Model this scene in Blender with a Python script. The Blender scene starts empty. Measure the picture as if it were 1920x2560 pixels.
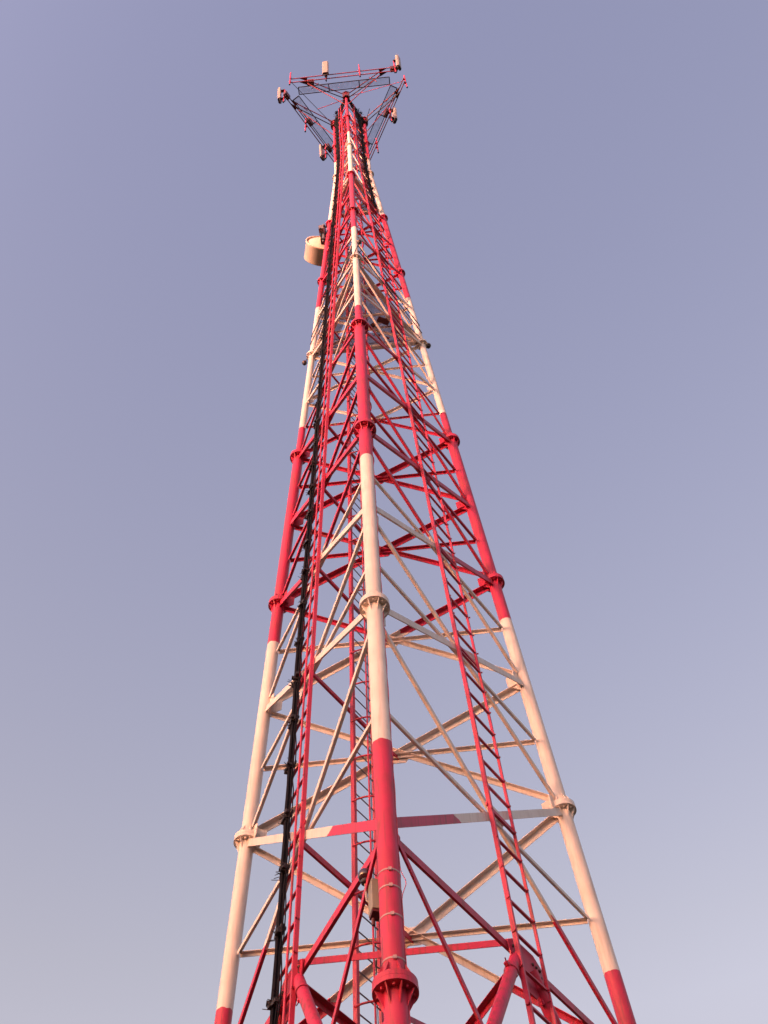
import bpy, math, random
from mathutils import Vector, Matrix
random.seed(7)
PI = math.pi
S = bpy.context.scene
COL = S.collection
V = Vector

# ------------------------------------------------------------------ mesh helpers
class MB:
    def __init__(s): s.v = []; s.f = []; s.sm = []; s.mi = []
    def add(s, vs, fs, smooth=False, mi=0):
        o = len(s.v); s.v += [tuple(v) for v in vs]
        for f in fs: s.f.append([i + o for i in f]); s.sm.append(smooth); s.mi.append(mi)
    def tube(s, pts, r, n=10, cap=True, mi=0):
        pts = [V(p) for p in pts]
        rs = r if isinstance(r, (list, tuple)) else [r] * len(pts)
        vs = []; fs = []
        d0 = (pts[-1] - pts[0]).normalized()
        a = V((0, 0, 1)) if abs(d0.z) < .9 else V((1, 0, 0))
        x = d0.cross(a).normalized()
        for i, p in enumerate(pts):
            if i == 0: d = pts[1] - p
            elif i == len(pts) - 1: d = p - pts[i - 1]
            else: d = pts[i + 1] - pts[i - 1]
            d.normalize(); x = (x - d * x.dot(d)).normalized(); y = d.cross(x)
            for k in range(n):
                t = 2 * PI * k / n
                vs.append(p + (x * math.cos(t) + y * math.sin(t)) * rs[i])
        for i in range(len(pts) - 1):
            for k in range(n):
                k2 = (k + 1) % n
                fs.append([i * n + k, i * n + k2, (i + 1) * n + k2, (i + 1) * n + k])
        s.add(vs, fs, True, mi)
        if cap:
            m = len(pts) - 1
            s.add([vs[k] for k in range(n)], [list(range(n - 1, -1, -1))], False, mi)
            s.add([vs[m * n + k] for k in range(n)], [list(range(n))], False, mi)
    def prism(s, p0, p1, prof, x, mi=0):
        # extrude a 2-D outline (list of (a,b)) from p0 to p1; a along x, b along dir x x
        p0 = V(p0); p1 = V(p1); d = (p1 - p0).normalized()
        x = V(x); x = (x - d * x.dot(d)).normalized(); y = d.cross(x)
        n = len(prof)
        vs = [p0 + x * a + y * b for a, b in prof] + [p1 + x * a + y * b for a, b in prof]
        fs = [[k, (k + 1) % n, n + (k + 1) % n, n + k] for k in range(n)]
        fs += [list(range(n - 1, -1, -1)), list(range(n, 2 * n))]
        s.add(vs, fs, False, mi)
    def box(s, c, ax, ay, az, sx, sy, sz, mi=0):
        c = V(c); ax = V(ax).normalized(); ay = V(ay).normalized(); az = V(az).normalized()
        s.prism(c - az * sz / 2, c + az * sz / 2,
                [(-sx / 2, -sy / 2), (sx / 2, -sy / 2), (sx / 2, sy / 2), (-sx / 2, sy / 2)], ax, mi)
    def plate(s, outline, nrm, t, mi=0):
        nrm = V(nrm).normalized(); o = [V(p) for p in outline]; n = len(o)
        vs = [p + nrm * t / 2 for p in o] + [p - nrm * t / 2 for p in o]
        fs = [list(range(n)), list(range(2 * n - 1, n - 1, -1))]
        fs += [[k, n + k, n + (k + 1) % n, (k + 1) % n] for k in range(n)]
        s.add(vs, fs, False, mi)
    def sphere(s, c, r, seg=14, ring=9, sz=1.0, mi=0):
        c = V(c); vs = []; fs = []
        for i in range(ring + 1):
            ph = PI * i / ring
            for k in range(seg):
                t = 2 * PI * k / seg
                vs.append(c + V((math.sin(ph) * math.cos(t), math.sin(ph) * math.sin(t), math.cos(ph) * sz)) * r)
        for i in range(ring):
            for k in range(seg):
                k2 = (k + 1) % seg
                fs.append([i * seg + k, (i + 1) * seg + k, (i + 1) * seg + k2, i * seg + k2])
        s.add(vs, fs, True, mi)
    def lathe(s, c, axis, prof, n=40, mi=0, smooth=True):
        # prof: list of (radius, offset along the axis)
        c = V(c); d = V(axis).normalized()
        a = V((0, 0, 1)) if abs(d.z) < .9 else V((1, 0, 0))
        x = d.cross(a).normalized(); y = d.cross(x)
        vs = []; fs = []
        for r, h in prof:
            for k in range(n):
                t = 2 * PI * k / n
                vs.append(c + d * h + (x * math.cos(t) + y * math.sin(t)) * r)
        for i in range(len(prof) - 1):
            for k in range(n):
                k2 = (k + 1) % n
                fs.append([i * n + k, i * n + k2, (i + 1) * n + k2, (i + 1) * n + k])
        s.add(vs, fs, smooth, mi)
    def build(s, name, mats, parent=None, bevel=0):
        me = bpy.data.meshes.new(name); me.from_pydata(s.v, [], s.f)
        mats = mats if isinstance(mats, (list, tuple)) else [mats]
        for m in mats: me.materials.append(m)
        for p, sm, mi in zip(me.polygons, s.sm, s.mi): p.use_smooth = sm; p.material_index = mi
        import bmesh
        bm = bmesh.new(); bm.from_mesh(me); bmesh.ops.recalc_face_normals(bm, faces=bm.faces); bm.to_mesh(me); bm.free()
        o = bpy.data.objects.new(name, me); COL.objects.link(o)
        if parent is not None:
            o.parent = parent
            # meshes are written in world metres: undo the parent's own place
            w = parent.location.copy(); p = parent.parent
            while p is not None: w += p.location; p = p.parent
            me.transform(Matrix.Translation(-w))
        return o

def tag(o, label, cat, group=None, kind=None):
    if label: o['label'] = label
    if cat: o['category'] = cat
    if group: o['group'] = group
    if kind: o['kind'] = kind
    return o
def thing(name, label, cat, loc=(0, 0, 0), group=None):
    o = bpy.data.objects.new(name, None); COL.objects.link(o); o.location = loc; o.empty_display_size = .2
    return tag(o, label, cat, group)

# ------------------------------------------------------------------ materials
def mat(name):
    m = bpy.data.materials.new(name); m.use_nodes = True
    nt = m.node_tree; nt.nodes.clear()
    out = nt.nodes.new('ShaderNodeOutputMaterial'); b = nt.nodes.new('ShaderNodeBsdfPrincipled')
    nt.links.new(b.outputs[0], out.inputs[0])
    return m, nt, b, out
def N(nt, t, **kw):
    n = nt.nodes.new(t)
    for k, v in kw.items(): setattr(n, k, v)
    return n
def mix(nt, fac, a, b):
    n = nt.nodes.new('ShaderNodeMix'); n.data_type = 'RGBA'
    for s_, v in ((0, fac), (6, a), (7, b)):
        if hasattr(v, 'is_output'): nt.links.new(v, n.inputs[s_])
        else: n.inputs[s_].default_value = v if s_ == 0 else (*v, 1)
    return n.outputs[2]
def noise(nt, scale, detail=4, vec=None, stretch=None):
    geo = nt.nodes.new('ShaderNodeNewGeometry')
    src = geo.outputs['Position']
    if stretch:
        mp = nt.nodes.new('ShaderNodeMapping'); mp.inputs['Scale'].default_value = stretch
        nt.links.new(src, mp.inputs['Vector']); src = mp.outputs[0]
    n = nt.nodes.new('ShaderNodeTexNoise'); n.inputs['Scale'].default_value = scale; n.inputs['Detail'].default_value = detail
    nt.links.new(src, n.inputs['Vector'])
    return n.outputs['Fac']
def ramp(nt, src, p0, p1, v0=0., v1=1.):
    n = nt.nodes.new('ShaderNodeMapRange'); n.inputs[1].default_value = p0; n.inputs[2].default_value = p1
    n.inputs[3].default_value = v0; n.inputs[4].default_value = v1
    nt.links.new(src, n.inputs[0]); return n.outputs[0]

RED = (.57, .022, .088)
WHITE = (.78, .69, .65)
BANDS = [12.0, 19.75, 27.96, 35.04, 42.12, 48.79]
def wear(nt, col, dark, rust_amt=1.):
    # weathering: blotchy fading, vertical dirt runs, small chips
    f1 = ramp(nt, noise(nt, 2.2, 6), .38, .68, 0, .75)
    c = mix(nt, f1, col, dark)
    f2 = ramp(nt, noise(nt, 7, 6, stretch=(3, 3, .2)), .52, .70, 0, .62 * rust_amt)
    c = mix(nt, f2, c, (.16, .05, .035))
    f3 = ramp(nt, noise(nt, 60, 2), .72, .78, 0, .5 * rust_amt)
    return mix(nt, f3, c, (.09, .03, .025))
def make_band():
    m, nt, b, out = mat('banded tower paint')
    geo = N(nt, 'ShaderNodeNewGeometry'); sep = N(nt, 'ShaderNodeSeparateXYZ'); nt.links.new(geo.outputs['Position'], sep.inputs[0])
    # hand-painted edges: the band limits wander by a couple of centimetres
    zz = N(nt, 'ShaderNodeMath', operation='ADD'); nt.links.new(sep.outputs[2], zz.inputs[0]); nt.links.new(ramp(nt, noise(nt, 9, 3), 0, 1, -.035, .035), zz.inputs[1])
    acc = None
    for i, z in enumerate(BANDS):
        g = N(nt, 'ShaderNodeMath', operation='GREATER_THAN'); nt.links.new(zz.outputs[0], g.inputs[0]); g.inputs[1].default_value = z
        if acc is None: acc = g.outputs[0]
        else:
            a = N(nt, 'ShaderNodeMath', operation='ADD'); nt.links.new(acc, a.inputs[0]); nt.links.new(g.outputs[0], a.inputs[1]); acc = a.outputs[0]
    md = N(nt, 'ShaderNodeMath', operation='MODULO'); nt.links.new(acc, md.inputs[0]); md.inputs[1].default_value = 2
    red = wear(nt, RED, (.42, .03, .055)); wh = wear(nt, WHITE, (.66, .57, .53), .3)
    c = mix(nt, md.outputs[0], red, wh)
    nt.links.new(c, b.inputs['Base Color']); b.inputs['Roughness'].default_value = .48
    b.inputs['Specular IOR Level'].default_value = .4
    return m
M_BAND = make_band()
def solid(name, col, dark, rough=.5, rust=1., metal=0.):
    m, nt, b, out = mat(name)
    nt.links.new(wear(nt, col, dark, rust), b.inputs['Base Color'])
    b.inputs['Roughness'].default_value = rough; b.inputs['Metallic'].default_value = metal
    return m
M_RED = solid('red steel paint', RED, (.50, .03, .045))
M_GALV = solid('galvanised steel', (.22, .23, .27), (.15, .16, .20), .45, .2, .35)
M_DARK = solid('dark weathered and shaded steel', (.045, .04, .055), (.03, .025, .035), .5, .3)
M_BLACK = solid('black cable jacket', (.007, .006, .011), (.012, .010, .015), .85, 0)
M_BLACK.node_tree.nodes['Principled BSDF'].inputs['Specular IOR Level'].default_value = .15
M_CLAMP = solid('black clamp steel', (.012, .008, .012), (.02, .012, .015), .6, .2)
M_CREAM = solid('cream fibreglass', (.74, .58, .48), (.66, .50, .41), .45, .1)
M_RADOME = solid('white antenna cover', (.37, .30, .26), (.32, .26, .23), .4, 0)
M_BOX = solid('beige enclosure paint', (.30, .265, .215), (.22, .19, .155), .5, .3)
M_BOLT = solid('dark bolt heads', (.07, .02, .025), (.05, .02, .02), .5, .4)
M_STRAP = solid('pale metal strap', (.50, .31, .30), (.36, .20, .20), .4, .3, .2)
M_RRU = solid('dark red radio housing', (.12, .018, .022), (.08, .015, .018), .55, .4)
M_RED_SHADE = solid('red steel with painted shade', (.14, .015, .035), (.09, .012, .03), .5, .5)  # darkened copy of the red: the side rails' shade is in the colour
M_HEAD = solid('half shaded head frame red', (.33, .02, .05), (.22, .018, .04), .5, .6)  # red darkened partway; shade on the arms is held in this colour
M_CONC = solid('concrete', (.34, .33, .31), (.26, .25, .23), .85, 0)
def make_glass():
    m, nt, b, out = mat('dark lamp glass')
    b.inputs['Base Color'].default_value = (.05, .012, .02, 1); b.inputs['Roughness'].default_value = .08
    b.inputs['Coat Weight'].default_value = .6
    return m
M_LAMP = make_glass()
def make_mesh(name, alpha, col):
    m, nt, b, out = mat(name)
    nt.links.new(wear(nt, col, tuple(c * .75 for c in col), .3), b.inputs['Base Color'])
    b.inputs['Roughness'].default_value = .6
    v = N(nt, 'ShaderNodeTexVoronoi'); v.inputs['Scale'].default_value = 7.0
    geo = N(nt, 'ShaderNodeNewGeometry'); nt.links.new(geo.outputs['Position'], v.inputs['Vector'])
    nt.links.new(ramp(nt, v.outputs['Distance'], 0, 1, alpha - .06, alpha + .08), b.inputs['Alpha'])
    return m
M_MESH = make_mesh('expanded metal grating', .13, (.34, .25, .28))
M_MESH2 = make_mesh('open platform grating', .46, (.26, .15, .19))
m, nt, b, out = mat('dry grass field')
f = noise(nt, .15, 6); f2 = noise(nt, 6, 4)
c = mix(nt, ramp(nt, f, .35, .65), (.035, .04, .018), (.07, .06, .03))
c = mix(nt, ramp(nt, f2, .4, .7, 0, .6), c, (.04, .035, .02))
nt.links.new(c, b.inputs['Base Color']); b.inputs['Roughness'].default_value = .95
M_GROUND = m
m, nt, b, out = mat('shading hill cover')
f = noise(nt, .05, 8)
nt.links.new(mix(nt, ramp(nt, f, .35, .65), (.03, .045, .018), (.07, .075, .035)), b.inputs['Base Color']); b.inputs['Roughness'].default_value = .95
M_SHADE_HILL = m

# ------------------------------------------------------------------ tower geometry
FL = {'f0': 8.53, 'f1': 15.01, 'f2': 21.01, 'f3': 26.65, 'f4': 31.99, 'f5': 37.08, 'f6': 42.02, 'f7': 46.83, 'f8': 51.17, 'top': 54.91}
KH = [15.01, 26.65, 37.08, 46.83, 54.91]; KR = [2.921, 2.134, 1.42, .751, .771]
ANG = {'F': -90., 'L': 150.0577, 'R': 30.0485}
SC = {'F': 1., 'L': .99036, 'R': 1.01082}
def radius(h):
    if h <= KH[0]: return KR[0] + (h - KH[0]) * (KR[1] - KR[0]) / (KH[1] - KH[0])
    for i in range(4):
        if h <= KH[i + 1]: return KR[i] + (KR[i + 1] - KR[i]) * (h - KH[i]) / (KH[i + 1] - KH[i])
    return KR[-1]
def leg(k, h):
    a = math.radians(ANG[k]); r = radius(h) * SC[k]
    return V((r * math.cos(a), r * math.sin(a), h))
def mid(k1, k2, h): return (leg(k1, h) + leg(k2, h)) / 2
def leg_r(h): return .117 if h < 26.65 else (.085 if h < 46.8 else .060)
OUTN = {('F', 'R'): V((math.cos(math.radians(-30)), math.sin(math.radians(-30)), 0)),
        ('F', 'L'): V((math.cos(math.radians(210)), math.sin(math.radians(210)), 0)),
        ('L', 'R'): V((0, 1, 0))}

tower = thing('lattice_tower', 'tall three-legged lattice mast painted in red and white bands, rising through the whole picture', 'tower')
NODES = [10.65, 15.01, 18.01, 21.01, 23.83, 26.65, 29.32, 31.99, 34.53, 37.08, 39.55, 42.02, 44.42, 46.83, 49.0, 51.17, 53.04, 54.91]

# legs, each one pipe with welded lugs and its flange collars as sub-parts
for k in 'FLR':
    b = MB()
    hs = [0.3, 8.58, 15.01, 21.01, 26.65]
    b.tube([leg(k, h) for h in hs], .117, 28)
    b.tube([leg(k, h) for h in (26.655, 31.99, 37.08, 42.02, 46.83)], .085, 22)
    b.tube([leg(k, h) for h in (46.835, 51.17, 54.91)], .060, 18)
    for (a, c), n in OUTN.items():
        if k not in (a, c): continue
        o = c if k == a else a
        for h in NODES[:-1]:
            p = leg(k, h); d = (leg(o, h) - p).normalized(); z = (leg(k, h + 1) - p).normalized()
            r = leg_r(h); w = .20 if h < 27 else (.13 if h < 47 else .08)
            hh = .24 if h < 27 else .15
            q = p - n * .045
            b.plate([q + d * r * .6 - z * hh, q + d * (r + w) - z * hh * .45, q + d * (r + w) + z * hh * .45, q + d * r * .6 + z * hh], n, .014)
            for s_ in (-.5, .5): b.sphere(q + d * (r + w * .6) + z * hh * s_ * .7 + n * .01, .014, 6, 4)
    lg = b.build('leg', M_BAND, tower)
    for name in ('f0', 'f1', 'f2', 'f3', 'f4', 'f5', 'f6', 'f7', 'f8', 'top'):
        h = FL[name]; p = leg(k, h); d = (leg(k, h + .5) - leg(k, h - .5)).normalized()
        rl = leg_r(h - .1)
        R_ = {'f0': .218, 'f1': .215, 'f2': .21, 'f3': .205, 'f4': .16, 'f5': .155, 'f6': .15, 'f7': .145, 'f8': .12, 'top': .12}[name]
        c = MB()
        t = .028 if h < 27 else .02
        c.lathe(p - d * t * 1.05, d, [(rl * .9, -t), (R_, -t), (R_, t * .95), (rl * .9, t * .95)], 36, smooth=False)
        c.lathe(p + d * t * 1.05, d, [(rl * .9, -t * .95), (R_ * .985, -t * .95), (R_ * .985, t), (rl * .9, t)], 36, smooth=False)
        a = V((0, 0, 1)); x = d.cross(V((1, 0, 0))).normalized(); y = d.cross(x)
        ng = 8; gh = .20 if h < 27 else .11
        for i in range(ng):
            th = 2 * PI * (i + .5) / ng; e = x * math.cos(th) + y * math.sin(th); tn = d.cross(e)
            for sg in (-1, 1):
                if name == 'top' and sg > 0: continue
                o0 = p + d * sg * t * 1.9
                c.plate([o0 + e * rl * .85, o0 + e * (R_ - .012), o0 + e * (R_ - .03) + d * sg * .035, o0 + e * rl * .95 + d * sg * gh], tn, .011)
            th2 = 2 * PI * i / ng; e2 = x * math.cos(th2) + y * math.sin(th2)
            rb = (rl + R_) / 2
            c.tube([p + e2 * rb - d * (t * 3.2), p + e2 * rb + d * (t * 3.2)], .014 if h < 27 else .009, 6)
        c.build('flange_collar', M_BAND, lg)
    f = MB(); p0 = leg(k, .3)
    f.box((p0.x, p0.y, .12), (1, 0, 0), (0, 1, 0), (0, 0, 1), 1.3, 1.3, .5)
    f.box((p0.x, p0.y, .40), (1, 0, 0), (0, 1, 0), (0, 0, 1), .7, .7, .06)
    f.build('footing', M_CONC, tower)

def angle(b, p0, p1, n, w, w2, t, off):
    # angle section: one flange flat in the face, the other along its upper edge, turned inwards
    p0 = V(p0) + n * off; p1 = V(p1) + n * off
    d = (p1 - p0).normalized(); up = V((0, 0, 1)); up = (up - d * up.dot(d)).normalized()
    y = d.cross(n)          # second axis of the profile
    sg = 1 if y.dot(up) > 0 else -1
    prof = [(0, -w / 2 * sg), (0, w / 2 * sg), (-w2, w / 2 * sg), (-w2, (w / 2 - t) * sg), (-t, (w / 2 - t) * sg), (-t, -w / 2 * sg)]
    b.prism(p0, p1, prof, n)
def trim(p0, p1, a, c):
    d = (p1 - p0).normalized(); return p0 + d * a, p1 - d * c

for i in range(len(NODES) - 1):
    h0, h1 = NODES[i], NODES[i + 1]; hm = (h0 + h1) / 2
    if i == 0: hm = 12.9
    big = h0 < 26
    wS, wA, wB = (.122, .086, .064) if big else ((.085, .066, .048) if h0 < 40 else (.056, .044, .034))
    for (a, c), n in OUTN.items():
        r = leg_r(h0) + .03
        nn = n
        b = MB(); angle(b, *trim(leg(a, h0 + .04), leg(c, h1 - .05), r, r), nn, wS, wS * .8, .012, .02); b.build('diagonal_brace', M_BAND, tower)
        b = MB(); angle(b, *trim(leg(a, h1 - .12), leg(c, h0 + .12), r, r), nn, wA, wA * .8, .010, -.012); b.build('cross_brace', M_BAND, tower)
        hb = hm - .04
        b = MB(); angle(b, *trim(leg(a, hb), leg(c, hb), r * .9, r * .9), nn, wB, wB, .008, -.035); b.build('horizontal_strut', M_BAND, tower)
        # gusset where the diagonals cross
        m_ = mid(a, c, hm + (.0 if i else .03)); d = (leg(c, hm) - leg(a, hm)).normalized(); z = V((0, 0, 1))
        g = .21 if big else (.13 if h0 < 40 else .08)
        q = m_ - n * .001
        b = MB(); b.plate([q - d * g, q - d * g * .5 - z * g * .75, q + d * g * .5 - z * g * .75, q + d * g, q + d * g * .5 + z * g * .75, q - d * g * .5 + z * g * .75], n, .012)
        for s1 in (-.6, -.2, .2, .6):
            for s2 in (-.35, .35): b.sphere(q + d * g * s1 + z * g * s2 + n * .012, .013 if big else .008, 6, 4)
        b.build('gusset_plate', M_BAND, tower)
    # plan brace inside the mast from the left face to the back face
    b = MB(); p0, p1 = mid('F', 'L', hm - .05), mid('L', 'R', hm - .05)
    w = .10 if h0 < 12 else (.075 if big else .05)
    angle(b, p0, p1, V((.866, -.5, 0)), w, w, .01, 0)
    b.build('plan_brace', M_RED, tower)

# the K-braced base panel with level beams at 10.65 m
HB = 10.62
for (a, c), n in OUTN.items():
    b = MB(); angle(b, *trim(leg(a, HB), leg(c, HB), .15, .15), n, .105, .09, .012, -.02); b.build('level_beam', M_BAND, tower)
    for k in (a, c):
        b = MB(); p0 = mid(a, c, HB - .12) + (leg(k, HB) - mid(a, c, HB)).normalized() * (.24 if k == 'F' else .1); p1 = leg(k, 6.0)
        b.tube([p0, p1], .076, 20); b.build('base_strut', M_BAND, tower)
        d = (p1 - p0)
        q = p0 + d * .40
        b = MB(); angle(b, leg(k, HB - .12), q, n, .062, .05, .008, .10); b.build('secondary_brace', M_BAND, tower)
        b = MB(); angle(b, leg(k, FL['f0'] - .2), q, n, .06, .05, .009, -.05); b.build('secondary_brace', M_BAND, tower)
        b = MB(); q2 = q + d.normalized() * .0
        e = d.normalized(); b.lathe(p0 + e * .36, e, [(.08, -.012), (.088, -.012), (.088, .012), (.08, .012)], 20, smooth=False)
        x = e.cross(n).normalized(); cl = p0 + e * .36 + x * .1; b.box(cl, x, n, e, .05, .05, .05); b.tube([cl, cl + x * .07 + n * .02], .008, 6)
        b.build('pipe_clamp', M_BAND, tower)
    d = (leg(c, HB) - leg(a, HB)).normalized(); m_ = mid(a, c, HB) + n * .005; z = V((0, 0, 1))
    b = MB(); b.plate([m_ - d * .40 + z * .04, m_ - d * .34 - z * .22, m_ - d * .12 - z * .48, m_ + d * .12 - z * .48, m_ + d * .34 - z * .22, m_ + d * .40 + z * .04, m_ + d * .2 + z * .16, m_ - d * .2 + z * .16], n, .016)
    for s1 in (-.30, -.22, -.14, .14, .22, .30):
        for s2 in (.0, -.10, -.19):
            b.sphere(m_ + d * s1 + z * s2 + n * .012, .022, 6, 4, mi=1)
    b.build('node_plate', [M_BAND, M_BOLT], tower)
for (a, c) in ((('F', 'L'), ('F', 'R')), (('F', 'L'), ('L', 'R')), (('F', 'R'), ('L', 'R'))):
    b = MB(); zz = .27 if 'R' not in a and c == ('F', 'R') else 0.; p0 = mid(*a, HB + zz); p1 = mid(*c, HB + zz); n = (p1 - p0).cross(V((0, 0, 1))).normalized()
    cen = (p0 + p1) / 2
    if n.dot(V((cen.x, cen.y, 0))) < 0: n = -n
    p0, p1 = trim(p0, p1, .1, .1)
    angle(b, p0, p1, n, .095, .09, .010, 0); b.build('plan_brace', M_BAND, tower)

# ------------------------------------------------------------------ racks and ladder
def along(k1, k2, h, s, out):
    """point on a face: s metres from the face's middle towards k2, out metres outwards"""
    s += (-.10 + .14 * min(max((h - 10) / 7, 0), 1)) if h < 17 else .04 * max(0, (21 - h) / 4); s -= .09 * min(max((h - 36) / 12, 0), 1) * (s > 0)
    m_ = mid(k1, k2, h); d = (leg(k2, h) - leg(k1, h)).normalized(); return m_ + d * s + OUTN[tuple(sorted((k1, k2)))] * out
TOPH = 54.6
def rack(name, label, k2, s0, s1, out, hb):
    t = thing(name, label, 'cable ladder', (0, 0, 0))
    f = lambda h, s, o=out: along('F', k2, h, s, o)
    hs = [hb, 15.01, 26.65, 37.08, 46.83, TOPH]
    for s_, w in ((s0, .042), (s1, .028)):
        b = MB()
        n = OUTN[('F', k2)]
        for i in range(len(hs) - 1):
            b.prism(f(hs[i], s_), f(hs[i + 1], s_), [(-w * .7, -w / 2), (w * .7, -w / 2), (w * .7, w / 2), (-w * .7, w / 2)], n)
        b.build('rail', M_RED, t)
    k = 0; h = hb + .3; rest = MB(); nrest = 0
    while h < TOPH - .1:
        b = MB(); b.prism(f(h, s0), f(h, s1), [(-.018, -.012), (.018, -.012), (.018, .014), (-.018, .014)], OUTN[('F', k2)])
        b.sphere(f(h, s0, out + .03), .016, 6, 4); b.sphere(f(h, s1, out + .03), .016, 6, 4)
        b.build('rung', M_RED, t)
        h += .5; k += 1
    for i in range(len(NODES) - 1):
        h = (NODES[i] + NODES[i + 1]) / 2 if i else 12.9
        n = OUTN[('F', k2)]
        b = MB(); b.prism(f(h, s0 - .03, .045), f(h, s1 + .03, .045), [(-.012, -.025), (.012, -.025), (.012, .025), (-.012, .025)], n); b.build('bracket', M_RED, t)
    return t
HB0 = 6.0
rk1 = rack('cable_rack', 'slender red ladder-like cable rack up the left face, black cables clamped to it', 'L', -.24, .35, .07, HB0)
rk2 = rack('cable_rack', 'slender empty-looking red cable rack with wide-spaced rungs up the right face', 'R', -.24, .35, .07, HB0)
b = MB()
b.tube([along('F', 'L', h, -.10, .115) for h in (HB0, 15.01, 26.65, 37.08, 46.83, TOPH)], .017, 8)
b.build('conduit', M_RED, rk1)

def cables(name, label, k2, h0, h1, n, srange, out, clamps, rr, seed):
    rnd = random.Random(seed)
    t = thing(name, label, 'cables', (0, 0, 0))
    for i in range(n):
        u = (i + .5) / n; s0 = srange[0] + (srange[1] - srange[0]) * u
        loose = (i in (0, 1, n - 2, n - 1)); r = .009 if loose else rr * rnd.uniform(.8, 1.15)
        oo = out + rnd.uniform(-.02, .035)
        if not loose: s0 = srange[0] + .085 + (srange[1] - srange[0] - .17) * rnd.random()
        pts = []; h = h0; j = 0
        top = h1 - .4 - rnd.uniform(0, .8)
        while h < top:
            ph = (h - h0) % 1.0
            bow = math.sin(PI * ph) * (rnd.uniform(.01, .035) if loose else rnd.uniform(0, .012))
            pts.append(along('F', k2, h, s0 + bow * (-1 if i < n / 2 else 1) + (0 if ph > .2 else (sum(srange) / 2 - s0) * (.35 if loose else .15)), oo))
            h += .25
        b = MB(); b.tube(pts, r, 6); b.build('cable', M_BLACK, t)
    h = h0 + clamps; sc = sum(srange) / 2
    while h < h1:
        b = MB(); n_ = OUTN[('F', k2)]; d = (leg(k2, h) - leg('F', h)).normalized()
        c = along('F', k2, h, sc, out + .01); w = (srange[1] - srange[0]) * .5
        for q in range(9):
            cc = c + d * rnd.uniform(-w * .85, w * .85) + n_ * rnd.uniform(-.02, .05) + V((0, 0, rnd.uniform(-.06, .06)))
            b.box(cc, d + n_ * rnd.uniform(-.3, .3), n_, V((0, 0, 1)), *[q_ * (.8 if h < 26 else .5) for q_ in (rnd.uniform(.05, .10), rnd.uniform(.05, .09), rnd.uniform(.03, .08))])
        b.box(c - n_ * .03, d, n_, V((0, 0, 1)), w * 2.1, .025, .04)
        for q in range(9):
            a_ = c + d * rnd.uniform(-w, w) + V((0, 0, rnd.uniform(-.05, .05))); e = n_ * rnd.uniform(.5, 1) + d * rnd.uniform(-.9, .9) + V((0, 0, rnd.uniform(-.5, .5)))
            b.tube([a_, a_ + e.normalized() * rnd.uniform(.07, .13)], .005, 5)
        b.build('cable_clamp', M_CLAMP, t)
        h += 1.0
    # tails fanning out to the two legs at the mast head
    for kk in ('F', k2):
        for q in range(5):
            a0 = along('F', k2, 51.6 + q * .35, sc + .04 * q - .08, out); b_ = leg(kk, 54.25 + .12 * q); m1 = a0.lerp(b_, .35) + V((0, 0, .9)); m2 = a0.lerp(b_, .8) + V((0, 0, .45))
            pts = [a0, a0.lerp(m1, .5) + V((0, 0, .12)), m1, m1.lerp(m2, .5), m2, m2.lerp(b_, .6)]
            b = MB(); b.tube(pts, .018, 6); b.build('cable', M_BLACK, t)
    return t
cb1 = cables('cable_bundle', 'thick bundle of black feeder cables running up beside the left leg', 'L', 6.0, 54.6, 14, (.05, .30), .145, .35, .017, 3)
cb2 = cables('cable_bundle', 'shorter dark cable bundle on the upper half of the right-hand rack near the mast top', 'R', 41.0, 54.6, 9, (.02, .36), .12, .4, .018, 5)

# climbing ladder with hoops, fixed to the plan braces
lad = thing('climbing_ladder', 'red caged climbing ladder with thin grey rungs inside the mast', 'ladder')
def lp(h, s, o=0.):
    a, c = mid('F', 'L', h), mid('L', 'R', h); d = (c - a).normalized()
    side = (c - a).length
    w = min(.27, side * .27)
    m_ = a + (c - a) * .53
    n = V((math.cos(math.radians(-30)), math.sin(math.radians(-30)), 0))
    return m_ + d * s * w + n * (o + .07)
lhs = [6.0, 15.01, 26.65, 31.9, 37.08, 42.0, 46.83, 54.2]
for s_, w in ((-1, .062), (1, .045)):
    b = MB()
    for i in range(len(lhs) - 1):
        b.prism(lp(lhs[i], s_), lp(lhs[i + 1], s_), [(-w / 2, -w / 2), (w / 2, -w / 2), (w / 2, w / 2), (-w / 2, w / 2)], V((.866, -.5, 0)))
    b.build('rail', M_RED, lad)
h = 6.2; rr = []; 
while h < 54.1: rr.append(h); h += .31
for h in rr[:100]:
    b = MB(); b.tube([lp(h, -1), lp(h, 1)], .011, 6); b.build('rung', M_GALV, lad)
b = MB()
for h in rr[100:]: b.tube([lp(h, -1), lp(h, 1)], .011, 6)
tag(b.build('rung_run', M_GALV, lad), None, None, kind='stuff')
def hoop_pt(h, th):
    # th 0..pi from the left rail round to the right rail
    w = (lp(h, 1) - lp(h, -1)).length / 2; R_ = max(w, .2) * 1.15
    c = lp(h, 0); d = (lp(h, 1) - lp(h, -1)).normalized(); n = V((.866, -.5, 0))
    return c - d * math.cos(th) * R_ + n * math.sin(th) * R_ * 1.35
h = 6.6; 
while h < 54:
    b = MB(); b.tube([lp(h, -1)] + [hoop_pt(h, PI * i / 12) for i in range(13)] + [lp(h, 1)], .015, 6); b.build('hoop', M_RED, lad)
    h += .86
for th in (.22 * PI, .5 * PI, .78 * PI):
    b = MB(); b.tube([hoop_pt(h, th) for h in (6.6, 15.01, 26.65, 31.9, 37.08, 42., 46.83, 53.8)], .016, 6); b.build('cage_bar', M_RED, lad)
b = MB(); b.tube([lp(h, .45, .05) for h in (6, 15.01, 26.65, 37.08, 46.83, 54.)], .006, 5); b.build('safety_cable', M_BLACK, lad)

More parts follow.
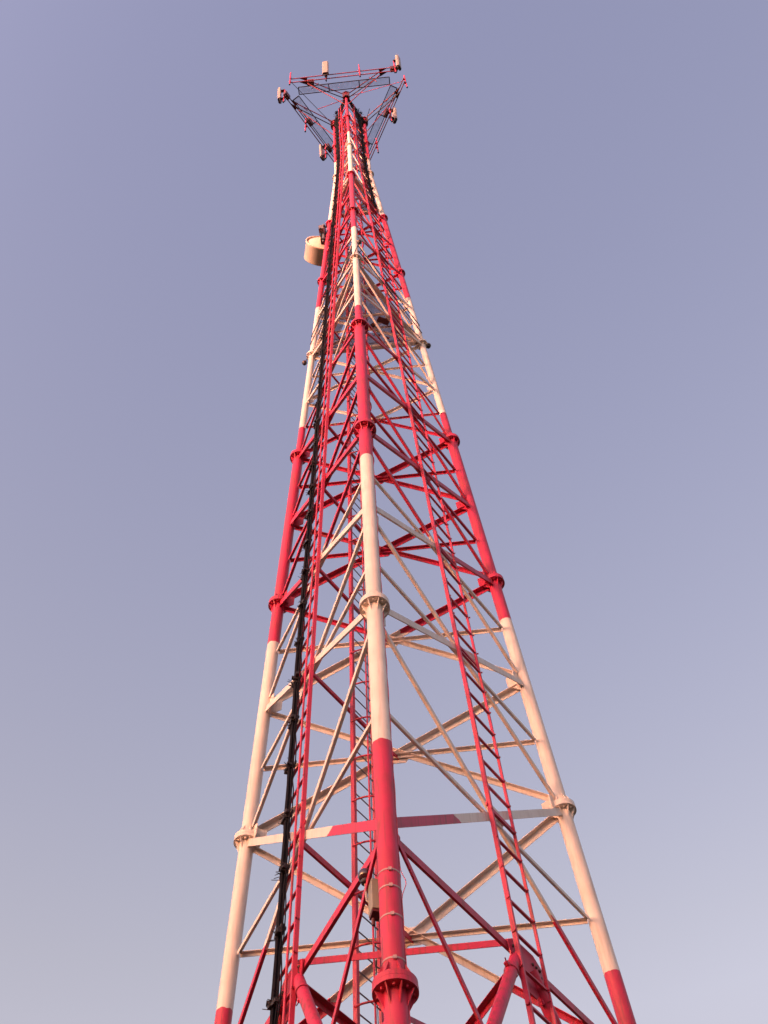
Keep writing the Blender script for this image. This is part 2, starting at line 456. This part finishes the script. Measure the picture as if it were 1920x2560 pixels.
# ------------------------------------------------------------------ service platforms
def platform(label, h, inset, rail, hatch):
    t = thing('service_platform', label, 'platform', (0, 0, h))
    P = {k: leg(k, h) * 1.0 for k in 'FLR'}
    b = MB()
    tri = [V((P[k].x * inset, P[k].y * inset, h + .05)) for k in 'FRL']
    # deck of grating panels, with the hatch for the ladder left open
    lo, hi = hatch
    c = lp(h, 0); 
    a, cc = tri[0], tri[2]
    n = 6
    e1 = tri[1] - tri[0]; e2 = tri[2] - tri[0]
    for i in range(n):
        for j in range(n - i):
            for up in (0, 1):
                if up and j == n - i - 1: continue
                u0, v0 = i / n, j / n; s_ = 1 / n
                if not up: q = [(u0, v0), (u0 + s_, v0), (u0, v0 + s_)]
                else: q = [(u0 + s_, v0), (u0 + s_, v0 + s_), (u0, v0 + s_)]
                pts = [tri[0] + e1 * u + e2 * v for u, v in q]
                g = sum(pts, V()) / 3
                if (V((g.x, g.y, 0)) - V((c.x, c.y, 0))).length < .36: continue
                b.plate(pts, V((0, 0, 1)), .02)
    b.build('deck_grating', M_MESH2, t)
    for (a, c_), n_ in OUTN.items():
        b = MB(); p0, p1 = trim(leg(a, h - .04), leg(c_, h - .04), .12, .12)
        p0 = p0 - n_ * .06; p1 = p1 - n_ * .06
        b.prism(p0, p1, [(-.05, -.075), (.05, -.075), (.05, -.065), (-.04, -.065), (-.04, .065), (.05, .065), (.05, .075), (-.05, .075)], n_)
        b.build('edge_beam', M_BAND, t)
    for s_ in (.3, .62):
        b = MB(); p0 = leg('F', h - .03).lerp(leg('R', h - .03), s_); p1 = leg('F', h - .03).lerp(leg('L', h - .03), s_)
        b.prism(p0, p1, [(-.03, -.03), (.03, -.03), (.03, .03), (-.03, .03)], V((0, 0, 1))); b.build('joist', M_BAND, t)
    for (px, py, w, l, az) in ((.55, .1, .16, .34, 30), (.8, .45, .07, .14, 30), (.35, .5, .06, .14, 35), (.62, .62, .05, .10, 30), (.25, .2, .12, .12, 60), (.95, .25, .10, .12, 60), (.15, -.3, .06, .5, 60)):
        if rail:
            b = MB(); e = V((math.cos(math.radians(az)), math.sin(math.radians(az)), 0)); b.box((px, py, h + .02), e, V((-e.y, e.x, 0)), V((0, 0, 1)), l, w, .03)
            b.build('fixing_plate', M_RRU, t)
    if rail:
        for (a, c_), n_ in OUTN.items():
            for hh in (.55, 1.05):
                b = MB(); b.tube([leg(a, h + hh) + n_ * .10, leg(c_, h + hh) + n_ * .10], .014, 6); b.build('handrail', M_DARK, t)
    return t
platform('triangular mesh service platform between the legs about halfway up the mast', 32.05, .97, True, (0, 0))
platform('small mesh rest platform inside the narrow upper mast above the drum antenna', 42.6, .95, False, (0, 0))

# ------------------------------------------------------------------ obstruction lights
def light(label, base, ball, r=.085, arm=None, amat=None):
    t = thing('obstruction_light', label, 'warning light', base, 'obstruction lights')
    b = MB(); b.tube(arm or [base, ball], .013, 8); b.build('bracket_arm', amat or M_DARK, t)
    b = MB(); ball = V(ball)
    b.lathe(ball - V((0, 0, r * 1.25)), (0, 0, 1), [(0, 0), (r * .55, 0), (r * .62, r * .5), (r * .5, r * .55)], 14); b.build('lamp_base', M_DARK, t)
    b = MB(); b.sphere(ball, r, 18, 12); b.build('globe', M_LAMP, t)
    return t
light('dark round warning lamp on a short arm outside the right leg at the platform', leg('R', 32.2) + V((-.6, -.75, .3)), (1.72, .97, 32.03), .085)
light('dark round warning lamp on a short arm outside the left leg at the platform', leg('L', 32.1) + V((.1, -.2, 0)), (-1.76, 1.06, 32.0), .075)
light('dark round warning lamp standing beside the front leg just above its white flange', leg('F', 31.9) + V((-.05, -.14, 0)), (.135, -1.98, 32.7), .075)
light('large black warning lamp on a pale bent arm beside the low beige cabinet', (-.19, -2.98, 9.86), (-.272, -2.96, 10.23), .082,
      [(-.17, -2.98, 9.86), (-.23, -2.98, 9.85), (-.262, -2.975, 9.89), (-.268, -2.97, 9.98), (-.272, -2.96, 10.12)], M_RADOME)

# enclosure strapped to the front leg
cab = thing('junction_cabinet', 'beige metal cabinet strapped behind the left side of the front leg', 'cabinet', (-.13, -3.0, 9.45))
ex = V((.94, .34, 0)); ey = V((-.34, .94, 0)); ez = (leg('F', 11) - leg('F', 9)).normalized()
b = MB(); b.box((-.125, -3.015, 9.86), ex, ey, ez, .21, .16, .40); cb = b.build('cabinet_body', M_BOX, cab)
mod = cb.modifiers.new('bev', 'BEVEL'); mod.width = .008; mod.segments = 2
b = MB(); b.box(V((-.125, -3.015, 9.86)) - ez * .22, ex, ey, ez, .20, .14, .03)
for s_ in (-.08, 0, .07): b.tube([V((-.125, -3.015, 9.60)) + ex * s_, V((-.125, -3.015, 9.52)) + ex * s_], .018, 8)
b.build('gland_plate', M_RRU, cab)
for h in (9.92, 9.70, 9.33, 8.80):
    b = MB(); p = leg('F', h); d = (leg('F', h + 1) - leg('F', h)).normalized()
    b.lathe(p, d, [(.112, -.010), (.1205, -.010), (.1205, .010), (.112, .010)], 32, smooth=False)
    b.box(p + V((.02, -.123, 0)), (1, 0, 0), (0, 1, 0), d, .035, .02, .04)
    b.build('strap', M_STRAP, cab)
# earth cable up the front leg
b = MB(); pts = []
h = 7.0; rnd = random.Random(4)
while h < 31:
    w = .003 + .008 * abs(math.sin(h * 5.2)) + (.06 * math.exp(-((h - 9.78) / .12) ** 2)) + (.03 * math.exp(-((h - 14.2) / .12) ** 2))
    p = leg('F', h); r = leg_r(h) + w
    pts.append(p + V((r * .93, -r * .25, 0))); h += .06
b.tube(pts, .0045, 5)
tag(b.build('earth_cable', M_RED), 'thin red cable with slack loops along the right side of the front leg', 'cable')

# ------------------------------------------------------------------ drum antenna
ax = V((-.27, .96, 0)).normalized(); dc = V((-1.19, .84, 41.0))
dish = thing('drum_antenna', 'large cream drum-shaped microwave dish beside the upper left leg', 'antenna', dc)
b = MB(); b.lathe(dc, ax, [(.60, .0), (.607, .01), (.607, .05), (.597, .06), (.592, .60), (.58, .62), (0, .66)], 64); b.build('drum', M_CREAM, dish)
b = MB(); b.lathe(dc, ax, [(0, -.16), (.16, -.155), (.34, -.09), (.50, -.01), (.55, .03), (.575, .03), (.575, -.03), (.615, -.03), (.615, .02), (.60, .03)], 64); b.build('reflector_back', M_CREAM, dish)
mt = MB(); pc = V((-1.16, .55, 41.05))
mt.tube([pc - V((0, 0, .75)), pc + V((0, 0, 1.0))], .045, 14)
mt.build('mount_pipe', M_GALV, dish)
b = MB(); rnd = random.Random(11)
for dz in (-.35, .0, .35):
    c = pc + V((-.02, .1, dz))
    b.box(c, (1, 0, 0), (0, 1, 0), (0, 0, 1), .17, .22, .12)
    b.tube([pc + V((-.09, -.07, dz)), pc + V((-.09, .3, dz))], .012, 6); b.tube([pc + V((.08, -.07, dz)), pc + V((.08, .3, dz))], .012, 6)
for dz in (-.6, .75):
    p = leg('L', 41.05 + dz); b.tube([p, pc + V((0, 0, dz))], .03, 8); b.box(pc + V((0, 0, dz)), (1, 0, 0), (0, 1, 0), (0, 0, 1), .13, .15, .09)
b.tube([pc + V((-.03, 0, -.5)), pc + V((-.12, -.12, -.35)), pc + V((-.10, -.1, .1)), pc + V((.02, -.08, .5))], .012, 6)
b.build('mount_bracket', M_CLAMP, dish)
b = MB(); b.box(pc + V((-.06, -.15, .15)), (1, 0, 0), (0, 1, 0), (0, 0, 1), .16, .16, .34); b.build('radio_unit', solid('grey radio unit', (.20, .15, .15), (.12, .09, .09), .5, .3), dish)
for dz in (-.1, .2):
    b = MB(); b.tube([pc + V((-.05, -.2, dz - .16)), pc + V((-.07, -.26, dz - .34))], .028, 8); b.build('connector', M_CLAMP, dish)

# ------------------------------------------------------------------ head frames
names = {'F': 'upper red antenna frame across the front of the mast top, nearest the camera',
         'L': 'red antenna frame slanting down the left side of the mast top',
         'R': 'red antenna frame slanting down the right side of the mast top'}
cx = V((-.03, 0, 0))
def basis(k):
    a = math.radians({'F': -90, 'L': 150, 'R': 30}[k]); n = V((math.cos(a), math.sin(a), 0)); t = V((-n.y, n.x, 0)); return n, t
D0 = 1.66; HW = 2.32; ZU, ZL = 55.15, 54.45
MP = (-2.27, -.72, .72, 2.24)
def frame(k):
    n, t = basis(k)
    P = lambda s, o, z: cx + n * o + t * s + V((0, 0, z))
    root = thing('antenna_frame', names[k], 'antenna frame', (P(0, D0, 54.2)), 'antenna frames at the mast top')
    for z in (ZU, ZL):
        b = MB(); b.tube([P(-HW, D0, z), P(HW, D0, z)], .021, 10); b.build('rail', M_HEAD if k == 'F' else M_RED_SHADE, root)
    for s_ in MP:
        b = MB(); b.tube([P(s_, D0 + .09, 53.75), P(s_, D0 + .09, 56.0)], .026, 10)
        for z in (ZU, ZL): b.box(P(s_, D0 + .045, z), t, n, V((0, 0, 1)), .075, .10, .06)
        b.build('mount_pipe', M_RED, root)
        b = MB(); b.tube([P(s_, D0 + .09, 53.70), P(s_, D0 + .09, 53.76)], .035, 10); b.build('pipe_cap', M_DARK, root)
    top = leg(k, 54.9)
    for sg in (-1, 1):
        for z in (ZU, ZL):
            b = MB(); b.tube([V((top.x, top.y, z - .05)) + t * sg * .06, P(sg * 1.75, D0 - .03, z)], .021, 8); b.build('arm', M_HEAD if z == ZU else M_DARK, root)  # lower arms take the dark steel to stand in for shaded undersides
            b = MB(); b.plate([P(sg * 1.55, D0 - .02, z), P(sg * 1.88, D0 - .02, z), P(sg * 1.58, D0 - .16, z)], V((0, 0, 1)), .012); b.build('corner_plate', M_RRU, root)
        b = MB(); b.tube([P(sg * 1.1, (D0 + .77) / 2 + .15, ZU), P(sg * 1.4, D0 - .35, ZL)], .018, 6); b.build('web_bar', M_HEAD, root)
        lo = leg(k, 53.1)
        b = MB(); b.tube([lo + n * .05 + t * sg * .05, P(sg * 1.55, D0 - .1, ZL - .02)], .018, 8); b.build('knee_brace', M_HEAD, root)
    # catwalk of grating in a dark angle frame
    z = 54.36
    w0, w1 = D0 - .50, D0 - .20
    cw = MB()
    for o in (w0, w1): cw.prism(P(-1.95, o, z), P(1.95, o, z), [(-.015, -.022), (.015, -.022), (.015, .022), (-.015, .022)], n)
    for s_ in (-1.95, -.65, .65, 1.95): cw.prism(P(s_, w0, z), P(s_, w1, z), [(-.02, -.02), (.02, -.02), (.02, .02), (-.02, .02)], t)
    c = cw.build('catwalk_frame', M_DARK, root)
    g = MB(); g.plate([P(-1.93, w0 + .03, z + .03), P(1.93, w0 + .03, z + .03), P(1.93, w1 - .03, z + .03), P(-1.93, w1 - .03, z + .03)], V((0, 0, 1)), .012); g.build('grating', M_MESH, c)
    # bracket collar on the leg
    b = MB()
    for z in (ZU - .05, ZL - .05): b.lathe((top.x, top.y, z), (0, 0, 1), [(.06, -.05), (.15, -.05), (.15, .05), (.06, .05)], 8, smooth=False)
    b.box((top.x + n.x * .08, top.y + n.y * .08, (ZU + ZL) / 2 - .05), t, n, V((0, 0, 1)), .30, .03, .85)
    b.build('leg_bracket', M_RRU, root)
    # tie rod to the next leg on
    nk = {'F': 'L', 'L': 'R', 'R': 'F'}[k]; q = leg(nk, 54.6)
    b = MB(); b.tube([P(-HW * .97 if k != 'x' else 0, D0 - .03, 54.75), q], .012, 6); b.build('tie_rod', M_DARK if k == 'F' else M_RED, root)
    return P, n, t
def antenna(k, s_, label, hh=.95, w=.27, tw=0):
    n, t = basis(k)
    n0 = n
    base = cx + n * (D0 + .09) + t * s_
    if tw:
        n = Matrix.Rotation(math.radians(tw), 3, 'Z') @ n; t = Matrix.Rotation(math.radians(tw), 3, 'Z') @ t
    a = thing('panel_antenna', label, 'antenna', (base.x, base.y, 54.9), 'panel antennas on the top frames')
    c = base + n * .20 + V((0, 0, 55.1))
    tl = (V((0, 0, 1)) + n * .03).normalized()
    b = MB()
    prof = [(-w / 2, -.05), (w / 2, -.05), (w / 2, .03), (w / 2 - .05, .075), (-w / 2 + .05, .075), (-w / 2, .03)]
    yy = tl.cross(t); sg = 1 if yy.dot(n) > 0 else -1
    b.prism(c - tl * hh, c + tl * hh, [(x, y * sg) for x, y in prof], t); b.build('radome', M_RADOME, a)
    b = MB(); b.prism(c - tl * (hh + .03), c - tl * (hh + .001), [(x * .97, y * sg * .95) for x, y in prof], t)
    for q in (-.1, -.03, .05, .11): b.tube([c - tl * (hh + .02) + t * q, c - tl * (hh + .13) + t * q * .6 - n * .03], .014, 6)
    b.build('end_cap', M_DARK, a)
    b = MB(); b.prism(c + tl * (hh + .001), c + tl * (hh + .03), [(x * .97, y * sg * .95) for x, y in prof], t); b.build('end_cap', M_DARK, a)
    for dz in (-.75, .75):
        b = MB(); b.box(base + n * .08 + V((0, 0, 55.1 + dz)), t, n, V((0, 0, 1)), .12, .16, .08); b.build('clamp_bracket', M_DARK, a)
    b = MB(); p = c - tl * (hh + .1)
    b.tube([p, p - V((0, 0, .12)) - n * .08, base + V((0, 0, 53.75)) - n * .06, base + V((0, 0, 54.35)) - n * .1], .016, 6); b.build('jumper_cable', M_BLACK, a)
def radio(k, s_, label, z=54.75, o=None):
    n, t = basis(k); o = D0 - .14 if o is None else o
    p = cx + n * o + t * s_ + V((0, 0, z))
    a = thing('radio_unit', label, 'radio box', (p.x, p.y, z - .25), 'radio boxes on the top frames')
    b = MB(); b.box(p, t, n, V((0, 0, 1)), .30, .15, .48)
    for q in range(7): b.box(p + n * .085 + t * (-.12 + .04 * q), t, n, V((0, 0, 1)), .008, .02, .44)
    b.build('housing', M_RRU, a)
    b = MB()
    for q in (-.09, -.03, .04, .1): b.tube([p + t * q - V((0, 0, .24)), p + t * q * .7 - V((0, 0, .34))], .012, 6)
    b.build('connector', M_DARK, a)
for k in 'FLR': frame(k)
# along t: for F t=(+x) so -s is the picture's left
antenna('F', MP[1], 'pale panel antenna standing alone above the middle of the front top rail')
antenna('F', MP[3], 'pale panel antenna at the far right end of the front top rail', tw=62)
antenna('R', MP[1], 'pale panel antenna on the outer side of the right frame, above its middle')
antenna('R', MP[3], 'lowest panel antenna on the right frame, beside the white leg section')
antenna('L', MP[3], 'pale panel antenna at the top left corner of the left frame', tw=25)
antenna('L', MP[1], 'pale panel antenna hanging on the outer side of the left frame, below its middle')
radio('F', -1.42, 'dark red radio box at the left part of the front frame, over the catwalk end')
radio('F', MP[3] - .06, 'dark radio box behind the antenna at the right end of the front rail', 54.7, D0 + .03)
radio('L', MP[3] - .02, 'dark radio box behind the antenna at the top left corner', 54.65, D0 - .05)
radio('L', MP[2], 'small dark red radio box on the left frame with no antenna beside it', 54.8)
radio('L', MP[1] + .05, 'dark red radio box behind the lower antenna on the left frame')
radio('R', MP[1] - .02, 'dark red radio box behind the upper antenna on the right frame')
# stub rods on the mast head
for (k, d, lab) in (('F', V((-1.25, .25, -.15)), 'thin red stub rod sticking out left below the front frame joint'), ('R', V((.28, -.45, .75)), 'thin dark stub rod leaning out over the right leg top')):
    b = MB(); p = leg(k, 54.3); b.tube([p, p + d], .014, 6); b.sphere(p + d, .02, 6, 4)
    tag(b.build('stub_rod', M_RED if k == 'F' else M_DARK), lab, 'rod')

# ------------------------------------------------------------------ ground and added shading ridge
g = MB(); n = 40; R_ = 3000
vs = [(0, 0, 0)]; fs = []
rad = [20, 80, 250, 700, 1500, R_]
for r in rad:
    for k in range(48): vs.append((r * math.cos(2 * PI * k / 48), r * math.sin(2 * PI * k / 48), 0))
for k in range(48): fs.append([0, 1 + k, 1 + (k + 1) % 48])
for i in range(len(rad) - 1):
    for k in range(48): fs.append([1 + i * 48 + k, 1 + (i + 1) * 48 + k, 1 + (i + 1) * 48 + (k + 1) % 48, 1 + i * 48 + (k + 1) % 48])
g.add(vs, fs); tag(g.build('ground', M_GROUND), None, None, kind='structure')

SUN_AZ = math.radians(180 + 45)      # compass angle from +Y, clockwise: the sun stands behind the camera's left shoulder
SUN_EL = math.radians(5.0)
sd = V((math.sin(SUN_AZ) * math.cos(SUN_EL), math.cos(SUN_AZ) * math.cos(SUN_EL), math.sin(SUN_EL)))
hl = MB(); vs = []; fs = []; nu, nv = 90, 14; rnd = random.Random(9)  # unseen hill ring, added to shade the lower mast and dim the horizon
ph = [rnd.uniform(0, 6) for _ in range(6)]
for i in range(nu + 1):
    u = i / nu; a = SUN_AZ + (u - .5) * 2 * PI
    for j in range(nv + 1):
        v = j / nv; dist = 330 + 260 * v
        top = 66 + 7 * math.sin(round(9) * a + ph[0]) + 3 * math.sin(a * 31 + ph[1]) + 1.2 * math.sin(a * 90 + ph[2])
        z = top * math.sin(PI * v) ** 1.3 + .6 * math.sin(a * 70 + v * 22 + ph[3]) - .6
        vs.append((math.sin(a) * dist, math.cos(a) * dist, z))
for i in range(nu):
    for j in range(nv):
        fs.append([i * (nv + 1) + j, (i + 1) * (nv + 1) + j, (i + 1) * (nv + 1) + j + 1, i * (nv + 1) + j + 1])
hl.add(vs, fs, True); tag(hl.build('shading_hills', M_SHADE_HILL), None, None, kind='structure')

# ------------------------------------------------------------------ sky and sun
w = bpy.data.worlds.new('World'); S.world = w; w.use_nodes = True; nt = w.node_tree; nt.nodes.clear()
out = nt.nodes.new('ShaderNodeOutputWorld'); bg = nt.nodes.new('ShaderNodeBackground')
sky = nt.nodes.new('ShaderNodeTexSky'); sky.sky_type = 'NISHITA'; sky.sun_disc = False
sky.sun_elevation = SUN_EL; sky.sun_rotation = SUN_AZ; sky.altitude = 200; sky.air_density = 1.0; sky.dust_density = 2.0; sky.ozone_density = 1.5
# evening air: the sky is pinker than clean air overhead and paler, less blue, lower down
tc = nt.nodes.new('ShaderNodeTexCoord'); sx = nt.nodes.new('ShaderNodeSeparateXYZ'); nt.links.new(tc.outputs['Generated'], sx.inputs[0])
mr = nt.nodes.new('ShaderNodeMapRange'); mr.inputs[1].default_value = .60; mr.inputs[2].default_value = 1.0; nt.links.new(sx.outputs[2], mr.inputs[0])
tm = nt.nodes.new('ShaderNodeMix'); tm.data_type = 'RGBA'; nt.links.new(mr.outputs[0], tm.inputs[0])
tm.inputs[6].default_value = (1.55, .915, .735, 1); tm.inputs[7].default_value = (1.46, .895, .885, 1)
tint = nt.nodes.new('ShaderNodeMix'); tint.data_type = 'RGBA'; tint.blend_type = 'MULTIPLY'; tint.inputs[0].default_value = 1
nt.links.new(sky.outputs[0], tint.inputs[6]); nt.links.new(tm.outputs[2], tint.inputs[7])
# broad afterglow: brighter towards the sun's side
def wmath(op, a, b_=None):
    n = nt.nodes.new('ShaderNodeMath'); n.operation = op
    for i, v in enumerate((a, b_)):
        if v is None: continue
        if hasattr(v, 'is_output'): nt.links.new(v, n.inputs[i])
        else: n.inputs[i].default_value = v
    return n.outputs[0]
dt = wmath('ADD', wmath('MULTIPLY', sx.outputs[0], math.sin(SUN_AZ)), wmath('MULTIPLY', sx.outputs[1], math.cos(SUN_AZ)))
glow = wmath('ADD', wmath('ADD', wmath('MULTIPLY', dt, .26), 1.00), wmath('MULTIPLY', wmath('MAXIMUM', dt, 0.0), .18))
# low air away from the sun lies in the earth's shadow and is dimmer
lm = nt.nodes.new('ShaderNodeMapRange'); lm.inputs[1].default_value = .12; lm.inputs[2].default_value = .56; lm.inputs[3].default_value = .30; lm.inputs[4].default_value = 1.0
nt.links.new(sx.outputs[2], lm.inputs[0])
glow = wmath('MULTIPLY', glow, wmath('ADD', lm.outputs[0], wmath('MULTIPLY', wmath('SUBTRACT', 1.0, lm.outputs[0]), wmath('MAXIMUM', dt, 0.0))))
gm = nt.nodes.new('ShaderNodeVectorMath'); gm.operation = 'SCALE'; nt.links.new(tint.outputs[2], gm.inputs[0]); nt.links.new(glow, gm.inputs['Scale'])
nt.links.new(gm.outputs[0], bg.inputs[0]); bg.inputs[1].default_value = .15
nt.links.new(bg.outputs[0], out.inputs[0])
ld = bpy.data.lights.new('sun', 'SUN'); ld.energy = 1.3; ld.angle = math.radians(4.5); ld.color = (1., .48, .38)
lo = bpy.data.objects.new('sun', ld); COL.objects.link(lo)
lo.rotation_euler = sd.to_track_quat('Z', 'Y').to_euler(); lo.location = (0, 0, 80)

# ------------------------------------------------------------------ camera
cam = bpy.data.cameras.new('camera'); co = bpy.data.objects.new('camera', cam); COL.objects.link(co)
yaw, pitch, roll = math.radians(-1.7954), math.radians(57.8001), math.radians(-4.6583)
fw = V((math.sin(yaw) * math.cos(pitch), math.cos(yaw) * math.cos(pitch), math.sin(pitch)))
r = V((math.cos(yaw), -math.sin(yaw), 0)); u = r.cross(fw)
r2 = r * math.cos(roll) + u * math.sin(roll); u2 = -r * math.sin(roll) + u * math.cos(roll)
mtx = Matrix((r2, u2, -fw)).transposed().to_4x4(); mtx.translation = V((.5524, -12.8993, 1.6))
co.matrix_world = mtx
cam.sensor_fit = 'VERTICAL'; cam.sensor_height = 32; cam.lens = 2973.3 / 2560 * 32; cam.clip_end = 8000; cam.clip_start = .05
S.camera = co
S.view_settings.view_transform = 'Standard'; S.view_settings.look = 'None'; S.view_settings.gamma = 1
S.view_settings.use_curve_mapping = False
S.view_settings.exposure = 2.34
